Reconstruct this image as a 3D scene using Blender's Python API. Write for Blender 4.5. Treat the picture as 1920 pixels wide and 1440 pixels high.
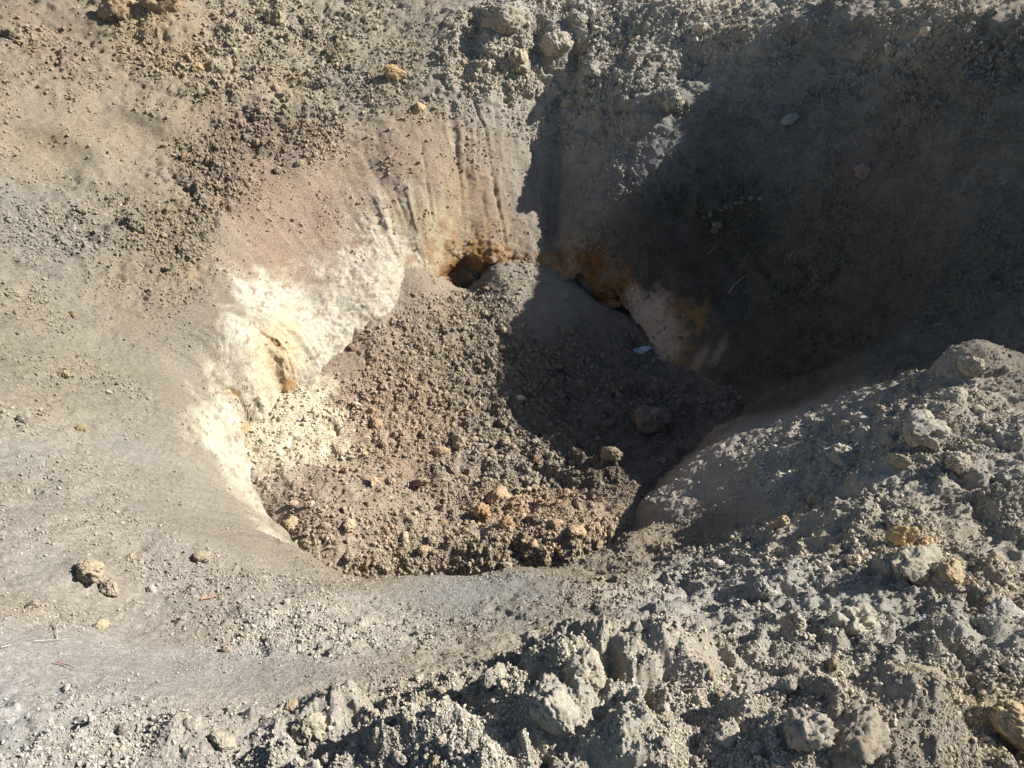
import bpy, math, random
import numpy as np

random.seed(7)
RNG = np.random.default_rng(11)
for o in list(bpy.data.objects):
    bpy.data.objects.remove(o)
SC = bpy.context.scene
COL = SC.collection

# ---------------------------------------------------------------- camera
CAM_Z, PITCH, FPX = 1.6, math.radians(33), 1450.0      # metres, radians, focal length in px of a 1920 px wide frame
cam_data = bpy.data.cameras.new('camera')
cam_data.sensor_width = 36.0
cam_data.lens = 36.0 * FPX / 1920.0
cam_data.clip_start, cam_data.clip_end = 0.05, 400.0
cam = bpy.data.objects.new('camera', cam_data)
cam.location = (0, 0, CAM_Z)
cam.rotation_euler = (math.pi / 2 - PITCH, 0, 0)
COL.objects.link(cam)
SC.camera = cam

# ---------------------------------------------------------------- light
SUN_EL, SUN_AZ = math.radians(36), math.radians(5)     # azimuth measured from +x towards +y
to_sun = np.array([math.cos(SUN_EL) * math.cos(SUN_AZ), math.cos(SUN_EL) * math.sin(SUN_AZ), math.sin(SUN_EL)])
world = bpy.data.worlds.new('World')
SC.world = world
world.use_nodes = True
nt = world.node_tree
nt.nodes.clear()
sky = nt.nodes.new('ShaderNodeTexSky')
sky.sky_type = 'NISHITA'
sky.sun_disc = False
sky.sun_elevation = SUN_EL
sky.sun_rotation = math.pi / 2 - SUN_AZ
sky.air_density, sky.dust_density, sky.ozone_density = 1.0, 1.0, 1.0
bg = nt.nodes.new('ShaderNodeBackground')
bg.inputs['Strength'].default_value = 0.05
wo = nt.nodes.new('ShaderNodeOutputWorld')
nt.links.new(sky.outputs[0], bg.inputs[0])
nt.links.new(bg.outputs[0], wo.inputs[0])
sun_data = bpy.data.lights.new('sun', 'SUN')
sun_data.energy = 5.0
sun_data.angle = math.radians(0.5)
sun_data.color = (1.0, 0.955, 0.88)
sun = bpy.data.objects.new('sun', sun_data)
import mathutils
sun.rotation_euler = mathutils.Vector(to_sun).to_track_quat('Z', 'Y').to_euler()
sun.location = (6, 3, 8)
COL.objects.link(sun)
SC.view_settings.view_transform = 'Standard'
SC.view_settings.look = 'None'
SC.view_settings.gamma = 1.0
SC.view_settings.use_curve_mapping = False
SC.view_settings.exposure = 1.22
SC.cycles.max_bounces = 5
SC.cycles.diffuse_bounces = 1
SC.cycles.use_denoising = True


# ---------------------------------------------------------------- noise
_perm = np.random.default_rng(3).permutation(256).astype(np.int32)
_perm = np.concatenate([_perm, _perm, _perm])
_g = np.random.default_rng(5).normal(size=(256, 3))
_g = (_g / np.linalg.norm(_g, axis=1)[:, None]).astype(np.float32)


def perlin(p, seed=0):
    p = p.astype(np.float32) + np.float32(seed * 17.31)
    i = np.floor(p).astype(np.int32)
    f = p - i
    i &= 255
    u = f * f * f * (f * (f * 6 - 15) + 10)
    res = None
    vals = []
    for dx in (0, 1):
        a = _perm[i[:, 0] + dx]
        for dy in (0, 1):
            b = _perm[a + i[:, 1] + dy]
            for dz in (0, 1):
                g = _g[_perm[b + i[:, 2] + dz] & 255]
                vals.append(g[:, 0] * (f[:, 0] - dx) + g[:, 1] * (f[:, 1] - dy) + g[:, 2] * (f[:, 2] - dz))
    ux, uy, uz = u[:, 0], u[:, 1], u[:, 2]
    x00 = vals[0] + (vals[4] - vals[0]) * ux
    x01 = vals[1] + (vals[5] - vals[1]) * ux
    x10 = vals[2] + (vals[6] - vals[2]) * ux
    x11 = vals[3] + (vals[7] - vals[3]) * ux
    y0 = x00 + (x10 - x00) * uy
    y1 = x01 + (x11 - x01) * uy
    return (y0 + (y1 - y0) * uz) * 1.5


def fbm(p, f, octs=4, seed=0, gain=0.5):
    s = 0
    a = 1.0
    for k in range(octs):
        s = s + a * perlin(p * (f * 2.03 ** k), seed + k)
        a *= gain
    return s


def pebbles(p, cell, seed=0, fill=0.75, rmin=0.2, rmax=0.5):
    """Height of round lumps of mixed size, one per cell of a jittered 3-D grid (unit: cell)."""
    q = (p / cell).astype(np.float32)
    i = np.floor(q).astype(np.int32)
    f = q - i
    out = np.zeros(len(p), np.float32)
    for dx in (-1, 0, 1):
        for dy in (-1, 0, 1):
            for dz in (-1, 0, 1):
                h = _perm[(_perm[(_perm[(i[:, 0] + dx + seed) & 255] + i[:, 1] + dy) & 255] + i[:, 2] + dz) & 255]
                h2 = _perm[h + 57]
                h3 = _perm[h + 131]
                h4 = _perm[h2 + 19]
                cx = dx + 0.1 + 0.8 * h / 255.0 - f[:, 0]
                cy = dy + 0.1 + 0.8 * h2 / 255.0 - f[:, 1]
                cz = dz + 0.1 + 0.8 * h3 / 255.0 - f[:, 2]
                r = rmin + (rmax - rmin) * (h4 / 255.0) ** 2
                t1, t2, t3 = _perm[h + 201] / 127.5 - 1, _perm[h2 + 87] / 127.5 - 1, _perm[h3 + 43] / 127.5 - 1
                dd = np.sqrt(cx * cx + cy * cy + cz * cz) + 0.35 * np.abs(cx * t2 + cy * t3 + cz * t1)
                b = np.clip(np.minimum(2.2 * (r - dd), 0.72 * r + 0.55 * (cx * t1 + cy * t2 + cz * t3)), 0, r)
                b = np.where(_perm[h4 + 77] < 255 * fill, b, 0)
                out = np.maximum(out, b)
    return out


def sstep(a, b, x):
    t = np.clip((x - a) / (b - a), 0, 1)
    return t * t * (3 - 2 * t)


# ---------------------------------------------------------------- where things stand
CP, SP = math.cos(PITCH), math.sin(PITCH)


def ray(px, py):
    r, u = (px - 960) / FPX, (720 - py) / FPX
    return np.array([r, CP + SP * u, -SP + CP * u])


def at(px, py, y):
    """the point at distance y in front of the viewer that is seen at (px, py) of the photograph"""
    d = ray(px, py)
    return np.array([0, 0, CAM_Z]) + d * (y / d[1])


def tps_fit(P, lam=1e-4):
    n = len(P)
    d = np.linalg.norm(P[:, None, :2] - P[None, :, :2], axis=2)
    K = np.where(d > 0, d * d * np.log(np.maximum(d, 1e-9)), 0) + lam * np.eye(n)
    Q = np.hstack([np.ones((n, 1)), P[:, :2]])
    A = np.block([[K, Q], [Q.T, np.zeros((3, 3))]])
    s = np.linalg.solve(A, np.concatenate([P[:, 2], np.zeros(3)]))
    return P[:, :2].copy(), s


def tps_eval(T, x, y):
    c, s = T
    x = np.asarray(x, np.float64).ravel()
    y = np.asarray(y, np.float64).ravel()
    out = np.empty(len(x))
    n = len(c)
    for a in range(0, len(x), 60000):
        xs, ys = x[a:a + 60000], y[a:a + 60000]
        d2 = (xs[:, None] - c[:, 0]) ** 2 + (ys[:, None] - c[:, 1]) ** 2 + 1e-12
        out[a:a + 60000] = (0.5 * d2 * np.log(d2)) @ s[:n] + s[n] + s[n + 1] * xs + s[n + 2] * ys
    return out


CX, CY = 0.05, 4.55                                     # middle of the crater
# (px, py, distance y): survey points on the crater's walls and rim
SURVEY = [
    # far wall
    (950, 30, 7.9), (950, 130, 7.4), (950, 250, 7.06), (950, 350, 6.74), (950, 420, 6.54),
    (800, 60, 7.8), (800, 250, 6.78), (800, 400, 6.25), (880, 320, 6.68), (760, 490, 5.98),
    (600, 20, 8.2), (600, 200, 7.0), (600, 330, 6.42), (600, 450, 5.95), (560, 560, 5.45), (650, 590, 5.42),
    (250, 30, 7.6), (250, 170, 6.75), (250, 300, 6.0), (250, 430, 5.35), (250, 550, 4.75), (430, 100, 7.4), (430, 300, 6.3), (430, 450, 5.6),
    (420, 570, 5.0), (380, 680, 4.5), (470, 660, 4.72), (530, 680, 4.85),
    (30, 30, 7.2), (30, 200, 6.1), (30, 400, 5.0), (30, 580, 4.05), (30, 750, 3.2), (30, 900, 2.55),
    (200, 680, 4.0), (250, 800, 3.45), (370, 800, 3.8), (385, 880, 3.42), (425, 800, 4.15), (425, 860, 3.85), (435, 915, 3.5), (250, 920, 2.85), (430, 970, 2.98),
    # near slope
    (30, 1050, 1.95), (30, 1220, 1.45), (30, 1400, 1.05), (300, 1050, 2.25), (300, 1200, 1.7), (300, 1380, 1.15), (500, 1250, 1.55),
    (500, 1100, 2.2), (700, 1390, 1.12), (720, 1200, 1.78), (900, 1150, 2.05), (640, 1080, 2.45), (900, 1090, 2.5),
    (1100, 1060, 2.75), (1050, 1200, 1.68), (1050, 1400, 1.05), (1300, 1100, 2.3), (1250, 1010, 3.0),
    (1500, 1200, 1.6), (1400, 1420, 1.0), (1900, 1400, 1.05), (1900, 1230, 1.42), (1900, 1100, 1.85), (1700, 1080, 1.95), (1500, 1050, 2.25),
    (1850, 950, 2.4), (1650, 970, 2.35), (1450, 950, 2.85), (1320, 920, 3.42),
    (1440, 830, 3.55), (1450, 780, 3.95), (1470, 740, 4.3), (1600, 770, 3.5), (1600, 720, 3.9), (1600, 665, 4.4), (1600, 860, 3.0), (1800, 780, 2.95), (1830, 675, 3.5), (1740, 690, 3.65), (1740, 640, 4.05), (1910, 760, 3.1), (1915, 660, 3.5),
    # right wall
    (1830, 600, 3.95), (1830, 500, 4.35), (1830, 400, 4.7), (1830, 200, 5.2), (1830, 70, 5.65), (1900, 10, 6.0), (1915, 560, 3.85), (1915, 400, 4.42), (1915, 200, 4.98), (1915, 80, 5.4),
    (1650, 620, 4.65), (1650, 540, 5.0), (1650, 450, 5.3), (1650, 250, 5.8), (1650, 90, 6.35), (1650, 15, 6.8),
    (1500, 70, 7.05), (1500, 250, 6.35), (1500, 350, 6.1), (1500, 450, 5.85), (1500, 600, 5.2), (1520, 690, 4.72),
    (1380, 500, 5.95), (1380, 620, 5.42), (1250, 100, 7.4), (1250, 250, 6.75), (1250, 350, 6.46), (1250, 450, 6.15), (1270, 560, 5.78),
    (1120, 100, 7.65), (1120, 200, 7.2), (1120, 330, 6.72), (1110, 440, 6.38), (1040, 430, 6.64), (1040, 300, 7.16), (1050, 200, 7.45),
]
# (px, py, y): where the rubble floor meets the walls
CONTACT = [(466, 905, 3.98), (463, 850, 4.25), (470, 800, 4.5), (530, 735, 4.82), (590, 705, 4.98), (650, 652, 5.2), (720, 610, 5.42), (770, 550, 5.74), (815, 518, 5.95), (862, 549, 6.08), (935, 503, 6.25),
           (1010, 492, 6.38), (1060, 525, 6.22), (1110, 575, 5.98), (1180, 605, 5.82), (1240, 675, 5.45), (1330, 712, 5.1), (1392, 768, 4.62), (1330, 824, 4.33), (1248, 888, 4.0), (1192, 955, 3.56)]
# lip of the near wall, where it drops to the floor
LIP = [(478, 960, 3.35), (530, 1020, 2.85), (600, 1050, 2.66), (760, 1078, 2.58), (930, 1068, 2.68),
       (1080, 1048, 2.84), (1175, 1005, 3.08)]
pts = [at(*q) for q in SURVEY]
cen = np.array([CX, CY])
for k, q in enumerate(CONTACT):
    p = at(*q)
    pts.append(p)
    v = cen - p[:2]
    v /= np.linalg.norm(v)
    for dist, drop in ((0.18, 0.34), (0.4, 0.7)):
        e = p.copy()
        e[:2] += v * dist
        e[2] -= drop
        pts.append(e)
for q in LIP:
    p = at(*q)
    pts.append(p)
    v = cen - p[:2]
    v /= np.linalg.norm(v)
    for dist, drop in ((0.13, 0.22), (0.35, 0.72), (0.6, 1.05)):
        e = p.copy()
        e[:2] += v * dist
        e[2] -= drop
        pts.append(e)
pts += [np.array(q, float) for q in [
    (CX, CY, -3.0), (0.5, 4.0, -2.9), (-0.6, 4.2, -2.9),
    (0, 0, 0.0), (-1.5, 0, 0.02), (1.5, 0, 0.05), (0, -2, -0.1), (3, -1, 0.0), (-3, -1, 0.0),
    (-4.5, 1.5, 0.1), (-5.5, 4, 0.5), (-5.2, 7, 0.75), (-3.5, 9, 0.9), (0, 9.5, 0.95), (3, 9, 0.95), (5, 7.5, 1.05),
    (5.2, 5, 0.95), (4.2, 3, 0.25), (3.6, 1.5, 0.05), (3.8, 6.3, 0.95), (3.6, 5.0, 0.75), (3.6, 4.3, 0.35), (3.4, 3.7, 0.0), (3.5, 5.7, 0.9), (4.4, 5.5, 1.1), (4.5, 4.4, 0.7)]]
W_T = tps_fit(np.array(pts), 2e-3)

# the heap of rubble in the bottom
FLOOR = [(760, 1078, 3.27), (930, 1068, 3.22), (600, 1050, 3.27), (1100, 1048, 3.23), (520, 980, 3.62), (620, 850, 4.25), (850, 980, 3.72), (850, 850, 4.38),
         (850, 700, 5.2), (700, 750, 4.85), (760, 640, 5.35), (880, 590, 5.75), (872, 553, 6.1), (950, 545, 6.0), (1000, 620, 5.62), (1050, 720, 5.15),
         (1100, 850, 4.3), (1130, 950, 3.66), (1172, 985, 3.45), (1000, 960, 3.75), (1250, 830, 4.5), (1330, 770, 4.75), (1180, 700, 5.25), (1100, 640, 5.58),
         (520, 800, 4.5), (560, 760, 4.68)]
fp = [at(*q) for q in FLOOR]
for q in CONTACT:
    p = at(*q)
    fp.append(p)
fp += [np.array(q, float) for q in [(0, 3.0, -2.35), (-1.0, 3.0, -2.3), (0.8, 3.1, -2.3), (1.9, 4.2, -2.0), (-2.2, 4.0, -1.95)]]
F_T = tps_fit(np.array(fp), 2e-3)


def wall_z(x, y):
    z = tps_eval(W_T, x, y)
    r = np.hypot(np.ravel(x), np.ravel(y) - 4.0)
    k = sstep(5.0, 8.5, r)
    return z * (1 - k) + k * (0.55 + 0.35 * np.tanh((np.ravel(y) - 2.0) / 3.0))


def floor_z(x, y):
    return tps_eval(F_T, x, y)


def project(P):
    """pixel (1920 x 1440) of world points"""
    dx, dy, dz = P[:, 0], P[:, 1], P[:, 2] - CAM_Z
    depth = dy * CP - dz * SP
    up = dy * SP + dz * CP
    return 960 + FPX * dx / depth, 720 - FPX * up / depth, depth


def hits(pix):
    """points of the bare surface seen at the given pixels (same survey as above)"""
    pix = np.asarray(pix, float).reshape(-1, 2)
    D = np.array([ray(*q) for q in pix])
    t = np.linspace(1.3, 11, 900)
    X = D[:, None, 0] * t
    Y = D[:, None, 1] * t
    Z = CAM_Z + D[:, None, 2] * t
    G = np.maximum(wall_z(X, Y), floor_z_in(X, Y)).reshape(X.shape)
    below = Z < G
    k = np.argmax(below, axis=1)
    k = np.maximum(np.where(below.any(axis=1), k, 880), 1)
    ii = np.arange(len(pix))
    a = (Z - G)[ii, k - 1]
    b = (G - Z)[ii, k]
    w = np.clip(a / np.maximum(a + b, 1e-9), 0, 1)
    tt = t[k - 1] + w * (t[k] - t[k - 1])
    return np.stack([D[:, 0] * tt, D[:, 1] * tt, CAM_Z + D[:, 2] * tt], 1)


def floor_z_in(x, y):
    """floor heap, sunk out of sight outside the crater"""
    x = np.ravel(x)
    y = np.ravel(y)
    f = floor_z(x, y)
    e = ((x - 0.0) / 2.3) ** 2 + ((y - 4.6) / 2.15) ** 2
    return np.where(e > 1, -5.0, f)


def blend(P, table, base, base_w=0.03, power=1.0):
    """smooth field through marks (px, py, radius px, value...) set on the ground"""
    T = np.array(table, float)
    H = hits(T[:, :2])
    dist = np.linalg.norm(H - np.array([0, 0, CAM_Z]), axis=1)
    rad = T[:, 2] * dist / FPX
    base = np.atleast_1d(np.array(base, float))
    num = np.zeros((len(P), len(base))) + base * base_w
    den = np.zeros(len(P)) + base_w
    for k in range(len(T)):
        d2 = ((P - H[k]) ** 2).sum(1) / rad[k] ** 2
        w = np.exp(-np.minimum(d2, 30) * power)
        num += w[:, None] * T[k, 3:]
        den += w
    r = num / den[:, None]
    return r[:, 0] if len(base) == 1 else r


def mark(P, px, py, rx, ry=None, edge=0.35, warp=0.0, ang=0.0):
    """soft-edged patch on the ground round the point seen at (px, py): 1 inside, 0 outside"""
    ry = ry or rx
    h = hits([(px, py)])[0]
    s = np.linalg.norm(h - np.array([0, 0, CAM_Z])) / FPX
    # axes: across (x) and the rest
    d = P - h
    dv = np.hypot(d[:, 1] * 0.62, d[:, 2] * 0.8)* np.sign(d[:, 1] * 0.5 + d[:, 2])
    ca, sa = math.cos(ang), math.sin(ang)
    a = (d[:, 0] * ca + dv * sa) / (rx * s)
    b = (-d[:, 0] * sa + dv * ca) / (ry * s)
    e = np.sqrt(a * a + b * b) + warp
    return 1 - sstep(1 - edge, 1 + edge, e)


ROUGH = [(100, 1400, 120, .55), (350, 1400, 110, .65), (600, 1390, 110, .9), (850, 1370, 120, 1), (1100, 1300, 140, 1), (1350, 1320, 170, .85),
         (1650, 1300, 170, 1), (1850, 1150, 140, 1), (1600, 1080, 140, .8), (1400, 1060, 120, .75), (1250, 1110, 90, .7),
         (250, 1260, 130, .12), (430, 1290, 90, .06), (620, 1260, 80, .15), (700, 1150, 110, .35), (560, 1180, 70, .7), (650, 1205, 60, .55), (800, 1095, 60, .12), (150, 1100, 110, .4),
         (350, 1080, 90, .5), (100, 900, 120, .42), (300, 900, 110, .16), (460, 1010, 70, .02), (420, 850, 60, .02), (330, 700, 90, .09),
         (100, 700, 110, .45), (60, 560, 110, .55), (220, 450, 90, .85), (390, 330, 60, .95), (470, 220, 60, .9), (570, 250, 50, .7),
         (150, 250, 110, .3), (60, 100, 90, .65), (300, 80, 90, .7), (550, 70, 110, .8), (720, 120, 80, .6), (700, 300, 90, .25),
         (600, 430, 110, .12), (560, 580, 80, .03), (700, 520, 80, .05), (850, 300, 90, .28), (960, 300, 50, .3), (930, 110, 70, 1), (1050, 60, 80, 1),
         (1150, 120, 80, .9), (1200, 250, 60, .6), (1300, 60, 80, .9), (1500, 40, 80, .8), (1750, 30, 70, .7), (1500, 250, 150, .45), (1720, 100, 90, .95), (1390, 388, 40, .7), (1850, 130, 60, .9),
         (1700, 350, 140, .45), (1360, 400, 60, .6), (1550, 480, 60, .8), (1640, 420, 50, .7), (1300, 500, 70, .25), (1450, 620, 80, .35), (1600, 600, 80, .5), (895, 490, 40, .7), (1110, 525, 60, .7), (1225, 610, 45, .4),
         (1800, 560, 100, .5), (1850, 300, 110, .35), (1400, 860, 60, .55), (1330, 900, 50, .25), (1480, 820, 70, .65), (1650, 800, 90, .8),
         (1800, 800, 90, .9), (1550, 950, 80, .6), (1750, 950, 100, .8), (1380, 960, 60, .4), (1430, 770, 50, .15), (1560, 740, 60, .35), (1650, 690, 60, .6)]

# bare-soil colours (linear reflectance); right-wall entries darkened to deepen its shade
TAN, GREY, BROWN = (.33, .285, .225), (.275, .26, .23), (.235, .19, .145)
PINK, OCHRE, PALE = (.31, .255, .205), (.36, .27, .16), (.42, .385, .33)
SOIL = [(60, 80, 100) + (0.275, 0.229, 0.174), (300, 60, 60) + (0.333, 0.264, 0.186), (200, 230, 110) + (0.308, 0.260, 0.195), (110, 300, 50) + (0.333, 0.275, 0.186), (330, 230, 50) + (0.333, 0.272, 0.195),
        (60, 400, 110) + (0.249, 0.229, 0.195), (300, 420, 90) + (0.275, 0.229, 0.174), (450, 280, 90) + (0.258, 0.205, 0.159), (540, 90, 110) + (0.375, 0.323, 0.248), (700, 120, 90) + (0.348, 0.311, 0.242),
        (560, 400, 100) + (0.368, 0.280, 0.212), (640, 330, 70) + (0.466, 0.368, 0.278), (760, 300, 90) + (0.399, 0.314, 0.237), (860, 380, 70) + (0.386, 0.295, 0.209), (800, 440, 50) + (0.506, 0.393, 0.254),
        (960, 330, 60) + (0.329, 0.283, 0.231), (930, 100, 80) + (0.454, 0.408, 0.334), (1100, 80, 110) + (0.441, 0.412, 0.357), (1200, 260, 70) + (0.351, 0.334, 0.302),
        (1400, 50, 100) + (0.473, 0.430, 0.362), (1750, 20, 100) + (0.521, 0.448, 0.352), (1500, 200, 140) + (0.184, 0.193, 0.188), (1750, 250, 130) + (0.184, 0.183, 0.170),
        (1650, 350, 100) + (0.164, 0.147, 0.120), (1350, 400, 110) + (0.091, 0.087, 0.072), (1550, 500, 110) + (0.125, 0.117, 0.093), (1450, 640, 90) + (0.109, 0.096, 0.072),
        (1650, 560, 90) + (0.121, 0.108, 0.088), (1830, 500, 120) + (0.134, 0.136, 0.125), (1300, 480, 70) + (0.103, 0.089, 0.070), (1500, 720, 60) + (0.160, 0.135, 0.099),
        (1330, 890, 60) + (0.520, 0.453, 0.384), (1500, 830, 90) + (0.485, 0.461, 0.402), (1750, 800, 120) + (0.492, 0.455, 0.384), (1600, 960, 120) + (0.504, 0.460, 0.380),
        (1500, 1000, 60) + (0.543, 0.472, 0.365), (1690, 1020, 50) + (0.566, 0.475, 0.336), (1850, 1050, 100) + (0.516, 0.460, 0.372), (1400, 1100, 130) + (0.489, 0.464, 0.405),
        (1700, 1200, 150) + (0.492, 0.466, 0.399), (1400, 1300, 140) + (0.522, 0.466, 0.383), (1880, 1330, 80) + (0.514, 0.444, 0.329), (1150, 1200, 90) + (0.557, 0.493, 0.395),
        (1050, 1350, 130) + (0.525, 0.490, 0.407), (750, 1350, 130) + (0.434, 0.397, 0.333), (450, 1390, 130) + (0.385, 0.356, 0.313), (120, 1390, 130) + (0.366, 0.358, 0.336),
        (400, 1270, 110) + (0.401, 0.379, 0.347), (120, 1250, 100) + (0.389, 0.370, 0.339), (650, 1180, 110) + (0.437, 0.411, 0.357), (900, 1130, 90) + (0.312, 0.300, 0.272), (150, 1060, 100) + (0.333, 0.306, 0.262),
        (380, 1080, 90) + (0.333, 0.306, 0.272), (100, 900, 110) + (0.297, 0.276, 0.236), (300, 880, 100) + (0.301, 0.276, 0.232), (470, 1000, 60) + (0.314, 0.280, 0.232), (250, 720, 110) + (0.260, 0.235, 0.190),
        (60, 640, 100) + (0.248, 0.223, 0.178), (330, 600, 80) + (0.256, 0.223, 0.178), (700, 1075, 60) + (0.343, 0.311, 0.267)]


# ---------------------------------------------------------------- mesh helper
def grid_mesh(name, P, wrap=False, keep=None, cap=False):
    """P: (cols, rows, 3) -> quad sheet"""
    nc, nr = P.shape[:2]
    idx = np.arange(nc * nr, dtype=np.int32).reshape(nc, nr)
    if wrap:
        idx = np.vstack([idx, idx[:1]])
    q = np.stack([idx[:-1, :-1], idx[1:, :-1], idx[1:, 1:], idx[:-1, 1:]], -1).reshape(-1, 4)
    if keep is not None:
        kf = keep.ravel()
        q = q[kf[q].any(axis=1)]
    V = P.reshape(-1, 3)
    if keep is not None:
        used = np.unique(q)
        remap = np.full(len(V), -1, np.int32)
        remap[used] = np.arange(len(used))
        q = remap[q]
        V = V[used]
    else:
        used = None
    me = bpy.data.meshes.new(name)
    me.vertices.add(len(V))
    me.vertices.foreach_set('co', V.astype(np.float32).ravel())
    me.loops.add(q.size)
    me.loops.foreach_set('vertex_index', q.astype(np.int32).ravel())
    me.polygons.add(len(q))
    me.polygons.foreach_set('loop_start', np.arange(0, q.size, 4, dtype=np.int32))
    me.polygons.foreach_set('use_smooth', np.ones(len(q), bool))
    me.update(calc_edges=True)
    return me, used


def set_col(me, col, name='col'):
    a = me.attributes.new(name, 'FLOAT_COLOR', 'POINT')
    c = np.ones((len(me.vertices), 4), np.float32)
    c[:, :3] = np.clip(col, 0.01, 0.95)
    a.data.foreach_set('color', c.ravel())


def normals(P, wrap):
    du = (np.roll(P, -1, 0) - np.roll(P, 1, 0)) if wrap else np.gradient(P, axis=0)
    dv = np.gradient(P, axis=1)
    n = np.cross(du, dv)
    n /= np.maximum(np.linalg.norm(n, axis=2, keepdims=True), 1e-12)
    n *= np.sign(n[..., 2:3] + 1e-9)
    return n


# ---------------------------------------------------------------- materials
def soil_material(name, source, grain=1.0, bump=1.0):
    m = bpy.data.materials.new(name)
    m.use_nodes = True
    t = m.node_tree
    n, l = t.nodes, t.links
    b = n['Principled BSDF']
    b.inputs['Roughness'].default_value = 1.0
    b.inputs['Specular IOR Level'].default_value = 0.08
    b.inputs['Diffuse Roughness'].default_value = 0.6
    if source == 'object':
        src = n.new('ShaderNodeObjectInfo').outputs['Color']
    else:
        a = n.new('ShaderNodeAttribute')
        a.attribute_type = 'INSTANCER' if source == 'instancer' else 'GEOMETRY'
        a.attribute_name = 'col'
        src = a.outputs['Color']
    geo = n.new('ShaderNodeNewGeometry')
    nz = n.new('ShaderNodeTexNoise')
    nz.inputs['Scale'].default_value = 70
    nz.inputs['Detail'].default_value = 6
    nz.inputs['Roughness'].default_value = 0.7
    l.new(geo.outputs['Position'], nz.inputs['Vector'])
    mr = n.new('ShaderNodeMapRange')
    mr.inputs['From Min'].default_value = 0.3
    mr.inputs['From Max'].default_value = 0.72
    mr.inputs['To Min'].default_value = 0.66
    mr.inputs['To Max'].default_value = 1.28
    l.new(nz.outputs['Fac'], mr.inputs['Value'])
    mx = n.new('ShaderNodeVectorMath')
    mx.operation = 'SCALE'
    l.new(src, mx.inputs[0])
    l.new(mr.outputs[0], mx.inputs['Scale'])
    l.new(mx.outputs[0], b.inputs['Base Color'])
    nb = n.new('ShaderNodeTexNoise')
    nb.inputs['Scale'].default_value = 120
    nb.inputs['Detail'].default_value = 8
    nb.inputs['Roughness'].default_value = 0.75
    l.new(geo.outputs['Position'], nb.inputs['Vector'])
    bp = n.new('ShaderNodeBump')
    bp.inputs['Strength'].default_value = bump
    bp.inputs['Distance'].default_value = 0.027 * grain
    l.new(nb.outputs['Fac'], bp.inputs['Height'])
    l.new(bp.outputs[0], b.inputs['Normal'])
    return m


M_GROUND = soil_material('dry_soil', 'geometry')
M_CLOD = soil_material('clod_soil', 'object', 1.0, 0.7)
M_CRUMB = soil_material('crumb_soil', 'instancer', 0.6, 0.5)


def lumps(P, cell, seed, fill, rmax=0.58, warp=0.4):
    """irregular rounded lumps, metres"""
    q = P / cell
    w = np.stack([perlin(q * 1.4, seed + 1), perlin(q * 1.4, seed + 2), perlin(q * 1.4, seed + 3)], 1)
    return cell * pebbles(P + warp * cell * w, cell, seed, fill, 0.2, rmax)


def relief(P3, rough, streak_amp):
    """outward relief of crumbly soil, metres"""
    n = len(P3)
    d = 0.026 * fbm(P3, 1.6, 3, 1)
    b1 = 1 - np.abs(fbm(P3, 4.5, 3, 9, 0.55)) * 1.6
    d += rough ** 1.5 * 0.034 * (b1 - 0.55)
    d += (0.07 + rough) * 0.012 * fbm(P3, 11, 3, 15, 0.6)
    d += (0.16 + rough) * 0.0050 * fbm(P3, 34, 3, 21, 0.65)
    clump = sstep(-0.25, 0.55, perlin(P3 * 3.1, 31) + 0.9 * rough - 0.25)
    g = np.zeros(n)
    m = np.where(rough > 0.3)[0]
    big = sstep(0.3, 1.0, rough[m])
    g[m] += big * 0.42 * lumps(P3[m], 0.21, 3, 0.55)
    g[m] += big * clump[m] * 0.8 * lumps(P3[m] + g[m][:, None] * .5, 0.105, 5, 0.7)
    m = np.where(rough > 0.06)[0]
    g[m] += (0.10 + 0.75 * rough[m]) * (0.25 + 0.75 * clump[m]) * lumps(P3[m], 0.048, 23, 0.75)
    d += g
    d += (0.20 + 0.95 * rough) * (0.4 + 0.6 * clump) * lumps(P3, 0.023, 29, 0.8)
    m = np.where(np.hypot(P3[:, 0], P3[:, 1]) < 3.4)[0]
    d[m] += (0.35 + 0.8 * rough[m]) * lumps(P3[m], 0.011, 37, 0.9)
    d[m] += (0.0012 + 0.0022 * rough[m]) * fbm(P3[m], 95, 2, 39, .7)
    d -= np.clip(rough - .25, 0, 1) * 0.055 * sstep(.22, .55, fbm(P3, 6.0, 3, 33, .55))
    th = np.arctan2(P3[:, 1] - CY, P3[:, 0] - CX) + 0.02 * perlin(P3 * 2.3, 49) + 0.006 * perlin(P3 * 7, 50)
    streak_amp = streak_amp * np.clip(0.55 + 0.9 * perlin(P3 * 1.7, 53), .1, 1.3)
    S = np.stack([np.cos(th) * 9, np.sin(th) * 9, P3[:, 2] * 0.7], 1)
    S2 = np.stack([np.cos(th) * 30, np.sin(th) * 30, P3[:, 2] * 1.6], 1)
    S3 = np.stack([np.cos(th) * 75, np.sin(th) * 75, P3[:, 2] * 3.5], 1)
    d += streak_amp * (0.7 * perlin(S, 41) + 0.4 * perlin(S2, 43) + 0.22 * perlin(S3, 47))
    return d.astype(np.float64)


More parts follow.
